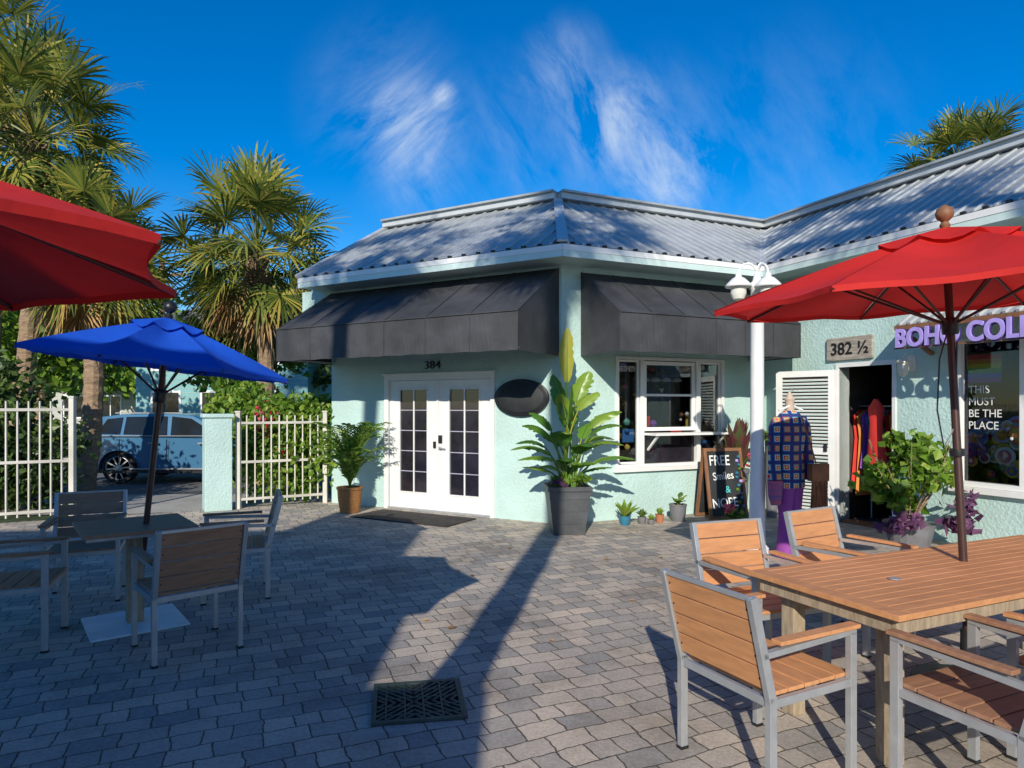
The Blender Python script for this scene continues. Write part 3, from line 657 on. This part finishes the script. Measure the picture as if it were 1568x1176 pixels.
# ---------------------------------------------------------------- leafy masses
def foliage(name,blobs,size,m,parent=None,elong=1.6,clump=.35):
    V=[];F=[]; o=0
    for (cx,cy,cz,rx,ry,rz,n) in blobs:
        nc=max(5,int(n/45))
        cc=rng.normal(size=(nc,3)); cc/=np.linalg.norm(cc,axis=1)[:,None]; cc*=rng.uniform(.35,1,(nc,1))**.6
        idx=rng.integers(0,nc,n); pts=cc[idx]+rng.normal(size=(n,3))*clump*.55
        pts=pts*np.array([rx,ry,rz])+np.array([cx,cy,cz])
        pts=pts[pts[:,2]>.03]; n=len(pts)
        d=rng.normal(size=(n,3)); d/=np.linalg.norm(d,axis=1)[:,None]
        e=rng.normal(size=(n,3)); s=np.cross(d,e); s/=np.linalg.norm(s,axis=1)[:,None]
        sz=size*rng.uniform(.6,1.3,(n,1)); nn=np.cross(d,s)
        a=pts-d*sz*elong/2; b=pts+s*sz/2+nn*sz*.12; c=pts+d*sz*elong/2; e2=pts-s*sz/2+nn*sz*.12
        arr=np.stack([a,b,c,e2],1).reshape(-1,3); V.append(arr)
        F+= [(o+4*i,o+4*i+1,o+4*i+2,o+4*i+3) for i in range(n)]; o+=4*n
    me=bpy.data.meshes.new(name); me.from_pydata(np.concatenate(V).tolist(),[],F); me.materials.append(m)
    ob=bpy.data.objects.new(name,me); sc.collection.objects.link(ob)
    if parent: ob.parent=parent
    return ob
foliage('hedge',[(-7.9,10.6,.8,1.0,.5,.95,4200),(-9.6,10.0,.9,1.2,.5,1.1,4500),(-8.9,10.6,1.9,1.3,.5,.6,2000)],.095,M_leafd)
foliage('hedge',[(-4.0,11.5,.8,.85,.35,.85,3800),(-3.7,11.7,1.5,.9,.35,.35,1500),(-4.9,12.0,1.6,.6,.4,.45,1300)],.08,M_leafb)
foliage('flowering_vine',[(-4.3,11.25,.9,.5,.15,.6,110)],.07,M_flower,elong=1)
def tree(name,x,y,h,r,n,m,size=.18,seed=1,tr=.16):
    random.seed(seed); G=grp(name); t=MB(); t.tube([(x,y,0),(x+.1,y,h*.35),(x-.05,y+.1,h*.6)],[tr,tr*.8,tr*.5],M_bark,10)
    bl=[]
    for k in range(7):
        a=k*2.4; rr=r*U(.4,.75); cx,cy,cz=x+math.cos(a)*rr,y+math.sin(a)*rr,h*U(.55,.95)
        t.tube([(x,y,h*.35+.05*k),((x+cx)/2,(y+cy)/2,(h*.4+cz)/2+.2),(cx,cy,cz)],[tr*.5,tr*.3,.02],M_bark,6)
        bl.append((cx,cy,cz,r*.55,r*.55,r*.42,n//7))
    t.obj('trunk_and_limbs',G); foliage('leaves',bl,size,m,G)
tree('oak_tree',-6.4,16.5,4.4,1.7,4500,M_leafb,.13,3)
tree('oak_tree',-12.5,17.5,5.4,2.6,6000,M_leafb,.17,4)
tree('oak_tree',-16.5,21.5,6.0,3.2,5000,M_leafd,.2,5)
tree('oak_tree',-16.5,40,5.2,3.2,3500,M_leafd,.3,6)
tree('oak_tree',-24,38,7,4,4000,M_leafb,.32,7)
tree('oak_tree',-7,32,5,2.6,3500,M_leafd,.25,8)
foliage('distant_treeline',[(-60+8*k,62+U(-3,3),3.2,6,3,3.4,1300) for k in range(12)],.75,M_leafd)
foliage('shrubs',[(-20+2.2*k,22.3,.5,1.4,.6,.6,500) for k in range(3)],.16,M_leafd)
# ---------------------------------------------------------------- fences & pillar
def fence(name,a,b,h,sp=.125,z0=.08,mid=True):
    G=MB(); a=Vector(a);b=Vector(b); L_=(b-a).length; n=int(L_/sp)
    for z in ((z0+.07,h-.12)+((h*.5,) if mid else ())): G.bar((a.x,a.y,z),(b.x,b.y,z),.035,.04,M_fence)
    for k in range(n+1):
        p=a.lerp(b,k/n); G.bar((p.x,p.y,z0),(p.x,p.y,h),.02,.02,M_fence)
    for p in (a,b): G.bar((p.x,p.y,0),(p.x,p.y,h+.05),.07,.07,M_fence); G.bar((p.x,p.y,h+.05),(p.x,p.y,h+.075),.09,.09,M_fence)
    G.obj(name)
fence('picket_fence',(-9.8,7.6),(-6.40,9.70),1.72)
fence('picket_fence',(-4.40,10.72),(-3.2,11.42),1.5,.12)
t=MB(Mx((-4.70,10.62),(.86,.5),(-.5,.86))); t.box(-.2,.2,-.2,.2,0,1.47,M_stucco); t.box(-.23,.23,-.23,.23,1.47,1.53,M_stucco); t.obj('gate_pillar',bevel=.01)
# ---------------------------------------------------------------- car
G=grp('parked_car'); CM=Matrix.Translation((-9.3,14.1,0))@Matrix.Diagonal((1,1,.95,1))
b=MB(CM)
def arch(cx,r,n=12): return [(cx+r*math.cos(a),.34+r*math.sin(a)) for a in [math.pi-k*math.pi/n for k in range(n+1)]]
prof=[(.06,.34)]+[(.95-.42,.30)]+arch(.95,.42)[0:]+[(.95+.42,.26)]+[(3.8-.42,.26)]+arch(3.8,.42)+[(4.25,.28),(4.66,.34),(4.72,.55),(4.68,.8),(4.45,.92),(3.5,1.02),(3.2,1.04),(.25,1.08),(.06,.98),(.0,.75),(.02,.5)]
n=len(prof); vs=[]
for (yy,q,_) in [(.06,.985,0),(.0,1.0,0),(1.86,1.0,0),(1.80,.985,0)]:
    for x,z in prof:
        cx,cz=2.35,.65; side=1 if yy>.9 else -1
        yo=yy - side*(.05*((z-.62)/.45)**2)
        vs.append((cx+(x-cx)*q,yo,cz+(z-cz)*(.965 if q<1 else 1)))
fs=[tuple(range(n-1,-1,-1)),tuple(range(3*n,4*n))]
for k in range(3):
    for i in range(n): fs.append((k*n+i,k*n+(i+1)%n,(k+1)*n+(i+1)%n,(k+1)*n+i))
b.add(vs,fs,M_car)
gh=[(.12,1.06,.08),(3.4,1.02,.08),(2.45,1.52,.24),(2.0,1.57,.25),(.9,1.56,.25),(.30,1.48,.22)]
vs=[(x,i,z) for x,z,i in gh]+[(x,1.86-i,z) for x,z,i in gh]; m_=len(gh)
b.add(vs,[tuple(range(m_)),tuple(range(2*m_-1,m_-1,-1))]+[(i,i+m_,(i+1)%m_+m_,(i+1)%m_) for i in range(m_)],M_car)
b.obj('body',G,bevel=.012,smooth=True)
b=MB(CM)
def yi(z): return .08+(z-1.04)/(1.56-1.04)*.17-.016
for pl in ([(.45,1.12),(.95,1.11),(.95,1.49),(.62,1.45)],[(1.02,1.11),(1.95,1.09),(1.9,1.51),(1.02,1.50)],[(2.03,1.09),(3.08,1.06),(2.42,1.46),(2.0,1.51)]):
    b.add([(x,yi(z),z) for x,z in pl],[(0,1,2,3)],M_cglass)
b.add([(3.3,.18,1.06),(3.3,1.68,1.06),(2.5,1.55,1.5),(2.5,.31,1.5)],[(0,1,2,3)],M_cglass,Matrix.Translation((.03,0,.015)))
b.add([(.14,.2,1.1),(.14,1.66,1.1),(.32,1.58,1.44),(.32,.28,1.44)],[(0,1,2,3)],M_cglass,Matrix.Translation((-.03,0,.01)))
for x in (1.6,2.65): b.box(x,x+.2,-.015,.05,.90,.93,M_rim)
b.box(1.2,3.3,-.006,.04,.33,.36,M_rim); b.box(.5,3.2,.045,.075,1.07,1.085,M_rim); b.box(.75,2.2,.26,.30,1.575,1.60,M_rim)
b.box(.0,.3,-.004,.3,.84,.92,M_rlight); b.box(4.3,4.66,-.002,.3,.74,.84,M_lampg)
b.box(.5,4.2,-.002,.05,.25,.31,M_black)
for x in (.98,1.985): b.bar((x,.008,.5),(x,.008,1.0),.008,.03,M_black)
b.box(2.98,3.18,-.16,.05,1.05,1.17,M_car)
b.obj('windows_and_trim',G)
b=MB(CM)
for cx in (.95,3.8):
    for yy,sg in ((.02,1),(1.84,-1)):
        Wm=Matrix.Translation((cx,yy,.355))@Matrix.Rotation(rad(90*sg),4,'X')
        b.lathe([(.24,-.22),(.34,-.2),(.355,-.1),(.355,-.03),(.34,0),(.26,.0),(.25,-.03)],M_tyre,32,Wm)
        b.lathe([(.27,-.05),(.27,-.004),(.255,.003),(.245,-.03)],M_rim,32,Wm)
        b.lathe([(.24,-.06),(.24,-.05)],M_black,24,Wm)
        for k in range(10):
            a=k*math.pi/5; b.bar((.03*math.cos(a),.03*math.sin(a),-.01),(.25*math.cos(a+.1),.25*math.sin(a+.1),-.01),.03,.02,M_rim,Wm)
        b.lathe([(.05,-.01),(.04,.01),(.002,.012)],M_rim,12,Wm)
b.obj('wheels',G,smooth=True)
# ---------------------------------------------------------------- distant houses
def house(name,x,y,w_,d_,h,m,rm,rh=1.6):
    G=grp(name); t=MB(Matrix.Translation((x,y,0))); t.box(0,w_,0,d_,0,h,m)
    t.add([(-.4,-.5,h),(w_+.4,-.5,h),(w_+.4,d_+.5,h),(-.4,d_+.5,h),(w_*.2,d_/2,h+rh),(w_*.8,d_/2,h+rh)],[(0,1,5,4),(1,2,5),(2,3,4,5),(3,0,4),(0,3,2,1)],rm)
    x_=.8
    while x_<w_-1.4:
        for z in ([1.0,3.4] if h>4 else [1.0]):
            t.box(x_-.1,x_+1.3,-.04,-.001,z-.1,z+1.4,M_white); t.box(x_,x_+.57,-.05,-.041,z,z+1.3,M_cglass); t.box(x_+.63,x_+1.2,-.05,-.041,z,z+1.3,M_cglass)
        x_+=2.3
    zz=.3
    while zz<h: t.box(0,w_,-.012,-.0005,zz,zz+.02,M_house2); zz+=.22
    t.obj('house_body',G)
house('teal_house',-17.5,31,8,7,5.6,M_house,M_shing,1.2); house('grey_house',-29,42,8,7,3.0,M_house2,M_shing)
t=MB(); t.tube([(-12.6,24,0),(-12.6,24,7)],[.13,.1],M_bark,8); t.bar((-13.4,24,6.4),(-11.8,24,6.4),.1,.1,M_bark); t.obj('utility_pole')
# ---------------------------------------------------------------- potted plants
def broad(mb,base,az,h,reach,bl,wd,m,droop=.5,tw=0):
    a=Vector((math.cos(az),math.sin(az),0)); S=14
    pts=[]
    for k in range(S+1):
        f=k/S; x=reach*(f**1.8); z=h*f - droop*max(0,f-.5)**2*4*h*.25
        pts.append(base+a*x+Vector((0,0,z)))
    k0=int(S*(1-bl)); mb.tube(pts[:k0+1],[.018-.010*i/(k0+1) for i in range(k0+1)],m,6)
    s=a.cross(Vector((0,0,1))); s=(s*math.cos(tw)+a*math.sin(tw)).normalized()
    vs=[];fs=[]; n=S-k0
    sub=3
    P=[pts[k0+i//sub].lerp(pts[min(k0+i//sub+1,S)],(i%sub)/sub) for i in range(n*sub+1)]
    NN=len(P)-1
    for i,pp in enumerate(P):
        f=i/NN; w_=wd*(math.sin(math.pi*min(1,f*.93+.05))**.7)*(1 if i<NN else .02)
        wl=w_*(U(.90,1.05) if random.random()>.12 else U(.6,.8)); wr=w_*(U(.90,1.05) if random.random()>.12 else U(.6,.8)); wv=U(-.07,.1)
        t_=(P[min(i+1,NN)]-P[max(i-1,0)]).normalized(); nn=t_.cross(s).normalized()
        vs+=[pp-s*wl+nn*w_*(.30+wv),pp-s*wl*.5+nn*w_*.10,pp,pp+s*wr*.5+nn*w_*.10,pp+s*wr+nn*w_*(.30-wv)]
    for i in range(NN):
        for j in range(4): fs.append((i*5+j,i*5+j+1,i*5+j+6,i*5+j+5))
    mb.add(vs,fs,m)
    if wd>.07: mb.tube(P[:-1],[.009*(1-.8*i/NN) for i in range(NN)],M_leafb,5)
random.seed(9)
G=grp('potted_bird_of_paradise'); bx,by=.72,8.72
t=MB(Matrix.Translation((bx,by,0))@Matrix.Rotation(rad(4),4,'Z'))
def sq(mb,prof,m):
    vs=[];fs=[]
    for r_,z in prof:
        vs+=[(-r_,-r_,z),(r_,-r_,z),(r_,r_,z),(-r_,r_,z)]
    for i in range(len(prof)-1):
        for k in range(4): fs.append((i*4+k,i*4+(k+1)%4,i*4+4+(k+1)%4,i*4+4+k))
    fs.append((3,2,1,0)); e=(len(prof)-1)*4; fs.append((e,e+1,e+2,e+3)); mb.add(vs,fs,m)
sq(t,[(.205,0),(.215,.14),(.219,.142),(.235,.30),(.239,.302),(.255,.46),(.259,.462),(.265,.56),(.285,.565),(.285,.62),(.26,.622),(.255,.58)],M_planter); sq(t,[(.25,.575),(.25,.59)],M_soil)
t.obj('planter',G,bevel=.006)
t=MB(); b0=Vector((bx,by,.58))
sp=[(80,2.12,.04,.32,.13,.1,.2),(15,1.85,.34,.30,.15,.5,1.1),(160,1.62,.28,.38,.14,.3,-.9),(300,1.5,.16,.38,.13,.3,.9),(8,1.35,.62,.38,.16,1.1,.8),(-28,1.25,.68,.38,.16,1.3,.3),(185,1.15,.58,.38,.16,1.2,-.5),
 (212,.98,.68,.42,.16,1.5,.3),(255,1.15,.42,.45,.17,1.4,.6),(292,.95,.55,.45,.16,1.5,-.4),(335,.95,.76,.45,.15,1.6,.2),(168,.85,.78,.45,.14,1.7,-.2),(200,.65,.80,.45,.13,1.7,0),(-12,.65,.82,.45,.13,1.7,0),(270,.65,.55,.45,.14,1.6,0),(235,.5,.6,.45,.12,1.4,0),(310,.55,.6,.45,.13,1.4,0),(100,1.35,.3,.4,.15,.6,0),(45,1.15,.5,.42,.15,.9,.4),(130,1.0,.6,.42,.14,1.1,0),(0,1.6,.46,.32,.14,.9,.9),(215,1.45,.26,.36,.12,.5,.8),(190,.4,.55,.5,.09,1.2,0),(350,.4,.55,.5,.09,1.2,0),(20,1.0,.75,.4,.14,1.6,.3),(175,1.3,.45,.36,.13,1.0,-.8)]
for (az,h,re,bl,wd,dr,tw) in sp:
    broad(t,b0+Vector((U(-.1,.1),U(-.1,.1),0)),rad(az+U(-7,7)),h*U(.95,1.03),re,bl,wd*U(.8,1.0),M_ban,dr,tw+U(-.3,.3))
t.obj('leaves',G,smooth=True); foliage('undergrowth',[(bx,by-.1,.68,.24,.14,.09,200)],.07,M_leafb,G); foliage('trailing_purple_plant',[(bx-.12,by-.26,.66,.12,.05,.06,30)],.06,M_purp,G)
def pinnate(mb,o,az,h,re,m,nl=18,ll=.16):
    a=Vector((math.cos(az),math.sin(az),0)); P=[o+a*re*(f**1.6)+Vector((0,0,h*(f-.35*f**3))) for f in [k/nl for k in range(nl+1)]]
    mb.tube(P[::3]+[P[-1]],.006,m,4)
    s=a.cross(Vector((0,0,1)))
    for k in range(4,nl+1):
        for sg in (-1,1):
            t_=(P[k]-P[k-1]).normalized(); d_=(s*sg*.8+t_*.8+Vector((0,0,U(-.2,.2)))).normalized(); l=ll*U(.8,1.1)*(1.15-.5*k/nl)
            e=t_*.012; q=P[k]; mb.add([q-e,q+e,q+d_*l*.6+e-Vector((0,0,.01)),q+d_*l-Vector((0,0,.04)),q+d_*l*.6-e-Vector((0,0,.01))],[(0,1,2,3,4)],m)
def potted(name,x,y,pr,ph,pm,kind,h,r,n,m):
    G=grp(name); t=MB(); t.lathe([(pr*.75,0),(pr*.95,ph*.5),(pr,ph*.9),(pr*1.08,ph*.92),(pr*1.08,ph),(pr*.9,ph),(pr*.88,ph*.9)],pm,20,c=(x,y,0)); t.lathe([(pr*.9,ph*.86),(pr*.9,ph*.9)],M_soil,16,c=(x,y,0)); t.obj('pot',G,smooth=True)
    t=MB(); o=Vector((x,y,ph*.85))
    for k in range(n):
        az=k*2.4+U(-.3,.3)
        if kind=='palm': pinnate(t,o,az,h*U(.45,1.0),r*U(.4,1),m)
        elif kind=='spike':
            f=U(.3,1); a=Vector((math.cos(az),math.sin(az),0)); s=a.cross(Vector((0,0,1)))*.022*(h/.3+.3)
            q1=o+a*r*f*.5+Vector((0,0,h*.6*(1.3-f*.6))); q2=o+a*r*f+Vector((0,0,h*(1.2-f*.7)))
            t.add([o-s,o+s,q1+s*1.1,q2,q1-s*1.1],[(0,1,2,3,4)],m)
        else: broad(t,o,az,h*U(.5,1),r*U(.4,1),.5,r*.28,m,.8)
    t.obj('leaves',G,smooth=False)
potted('potted_palm',-2.52,10.35,.19,.40,M_wicker,'palm',1.65,.62,64,M_leafb)
p=lambda px,y:((px-784)/1020*y)
potted('potted_agave',p(957,9.25),9.25,.08,.13,M_bpot,'spike',.27,.24,16,M_leafb)
potted('potted_succulent',p(983,9.35),9.35,.06,.1,M_gpot,'spike',.14,.1,18,M_leafd)
potted('potted_succulent',p(1010,9.45),9.45,.06,.12,M_terra,'spike',.12,.1,18,M_leafb)
potted('potted_plant',p(1038,9.6),9.6,.12,.24,M_gpot,'broad',.25,.16,9,M_leafb)
potted('potted_succulent',p(997,9.3),9.3,.05,.07,M_gpot,'spike',.1,.08,14,M_leafb)
potted('potted_dracaena',p(1128,10.2),10.15,.16,.7,M_gpot,'spike',.9,.42,46,leafmat('dracaena_leaf',[(0,(.10,.02,.03)),(.5,(.16,.06,.05)),(1,(.07,.16,.04))]))
potted('potted_fern',p(1182,9.9),9.9,.1,1.25,M_gpot,'palm',.35,.3,20,M_leafb)
foliage('flowering_plant',[(p(1120,9.1),9.1,.12,.14,.12,.12,120)],.07,M_leafb)
foliage('pink_flowers',[(p(1118,9.0),9.0,.22,.1,.08,.08,26),(3.35,9.3,.9,.07,.06,.12,30)],.06,M_flower,elong=1)
G=grp('potted_shrub'); x,y=4.62,7.75
t=MB(); t.lathe([(.2,0),(.26,.25),(.28,.3),(.24,.3)],M_gpot,20,c=(x,y,0))
for k in range(14):
    a=k*2.4; t.tube([(x,y,.25),(x+.2*math.cos(a),y+.2*math.sin(a),.6),(x+.42*math.cos(a),y+.42*math.sin(a),.95+.3*(k%2))],[.012,.009,.004],M_bark,5)
t.obj('pot_and_stems',G)
foliage('leaves',[(x-.05,y,.85,.5,.42,.42,800),(x,y,1.22,.28,.28,.2,190)],.11,M_leafb,G,elong=1.15,clump=.3); foliage('purple_leaves',[(x-.2,y-.2,.30,.4,.3,.13,130),(x+.45,y-.3,.42,.3,.25,.22,130)],.09,M_purp,G)
t=MB()
for k in range(16):
    yy=U(3.6,8.8); xx=U(-.2,.3)*yy; s=U(.012,.028); a=U(0,6.28)
    c_,s__=math.cos(a)*s,math.sin(a)*s
    t.add([(xx-c_*1.6,yy-s__*1.6,.008),(xx+s__,yy-c_,.02),(xx+c_*1.6,yy+s__*1.6,.01),(xx-s__,yy+c_,.018)],[(0,1,2,3)],M_palmdead)
t.obj('fallen_leaves')
# ---------------------------------------------------------------- sky, sun, camera
EL=rad(25.5); AZ=rad(9.0)
wd=bpy.data.worlds.new('World'); sc.world=wd; wd.use_nodes=True; t=wd.node_tree; t.nodes.clear(); L=t.links.new
out=N(t,'ShaderNodeOutputWorld'); bg=N(t,'ShaderNodeBackground'); bg.inputs[1].default_value=.135
sk=N(t,'ShaderNodeTexSky'); sk.sky_type='NISHITA'; sk.sun_disc=False; sk.sun_elevation=EL; sk.sun_rotation=math.pi+AZ; sk.air_density=1.0; sk.dust_density=.1; sk.ozone_density=4
hs=N(t,'ShaderNodeHueSaturation'); hs.inputs['Hue'].default_value=.507; hs.inputs['Saturation'].default_value=1.42; hs.inputs['Value'].default_value=1.12; L(sk.outputs[0],hs.inputs['Color'])
tc=N(t,'ShaderNodeTexCoord')
def mask(px,py,r):
    v=Vector(((px-784)/1020,1,(623-py)/1020)).normalized()
    d=N(t,'ShaderNodeVectorMath',operation='DISTANCE'); L(tc.outputs['Generated'],d.inputs[0]); d.inputs[1].default_value=v
    mr=N(t,'ShaderNodeMapRange'); mr.interpolation_type='SMOOTHSTEP'; L(d.outputs['Value'],mr.inputs[0]); mr.inputs[1].default_value=r; mr.inputs[2].default_value=0; mr.inputs[3].default_value=0; mr.inputs[4].default_value=1
    return mr.outputs[0]
def msum(L0):
    acc=None
    for a_ in L0:
        a=N(t,'ShaderNodeMath',operation='MULTIPLY'); L(mask(*a_[:3]),a.inputs[0]); a.inputs[1].default_value=a_[3]
        if acc:
            b=N(t,'ShaderNodeMath',operation='ADD'); L(acc,b.inputs[0]); L(a.outputs[0],b.inputs[1]); acc=b.outputs[0]
        else: acc=a.outputs[0]
    return acc
def streak(th,sx,sz,acc,lo,hi,off):
    m1=N(t,'ShaderNodeMapping'); m1.inputs['Rotation'].default_value=(0,rad(th),0); L(tc.outputs['Generated'],m1.inputs[0])
    m2=N(t,'ShaderNodeMapping'); m2.inputs['Scale'].default_value=(sx,3,sz); m2.inputs['Location'].default_value=(off,off,0); L(m1.outputs[0],m2.inputs[0])
    n=N(t,'ShaderNodeTexNoise'); n.inputs['Scale'].default_value=2.4; n.inputs['Detail'].default_value=10; n.inputs['Roughness'].default_value=.68; n.inputs['Distortion'].default_value=.35; L(m2.outputs[0],n.inputs[0])
    mr=N(t,'ShaderNodeMapRange'); L(n.outputs[0],mr.inputs[0]); mr.inputs[1].default_value=lo; mr.inputs[2].default_value=hi
    mu=N(t,'ShaderNodeMath',operation='MULTIPLY'); L(mr.outputs[0],mu.inputs[0]); L(acc,mu.inputs[1]); return mu.outputs[0]
aL=msum([(630,195,.09,.8),(680,148,.025,.9),(600,175,.15,.25)])
aR_=msum([(940,185,.09,.75),(1020,270,.09,.75),(865,105,.08,.45),(980,230,.15,.3),(640,280,.09,.35),(1200,240,.2,.15),(800,220,.15,.2)])
s1=streak(35,2.5,9,aL,.38,.75,0); s2=streak(-55,3,8,aR_,.38,.78,3)
su=N(t,'ShaderNodeMath',operation='ADD'); su.use_clamp=True; L(s1,su.inputs[0]); L(s2,su.inputs[1])
mx=N(t,'ShaderNodeMix',data_type='RGBA'); L(su.outputs[0],mx.inputs[0]); L(hs.outputs[0],mx.inputs[6]); mx.inputs[7].default_value=(5.2,6,7,1)
L(mx.outputs[2],bg.inputs[0]); L(bg.outputs[0],out.inputs[0])
sl=bpy.data.lights.new('sun','SUN'); sl.energy=5; sl.angle=rad(.5); sl.color=(1,.93,.80); so=bpy.data.objects.new('sun',sl); sc.collection.objects.link(so)
dv=Vector((math.sin(AZ)*math.cos(EL),math.cos(AZ)*math.cos(EL),-math.sin(EL))); so.rotation_euler=dv.to_track_quat('-Z','Y').to_euler(); so.location=(0,-5,12)
cd=bpy.data.cameras.new('camera'); cd.lens=23.42; cd.sensor_width=36; cd.shift_y=35/1568; cd.clip_end=1000; cd.clip_start=.05
co=bpy.data.objects.new('camera',cd); sc.collection.objects.link(co); co.location=(0,0,1.64); co.rotation_euler=(rad(90),0,0); sc.camera=co
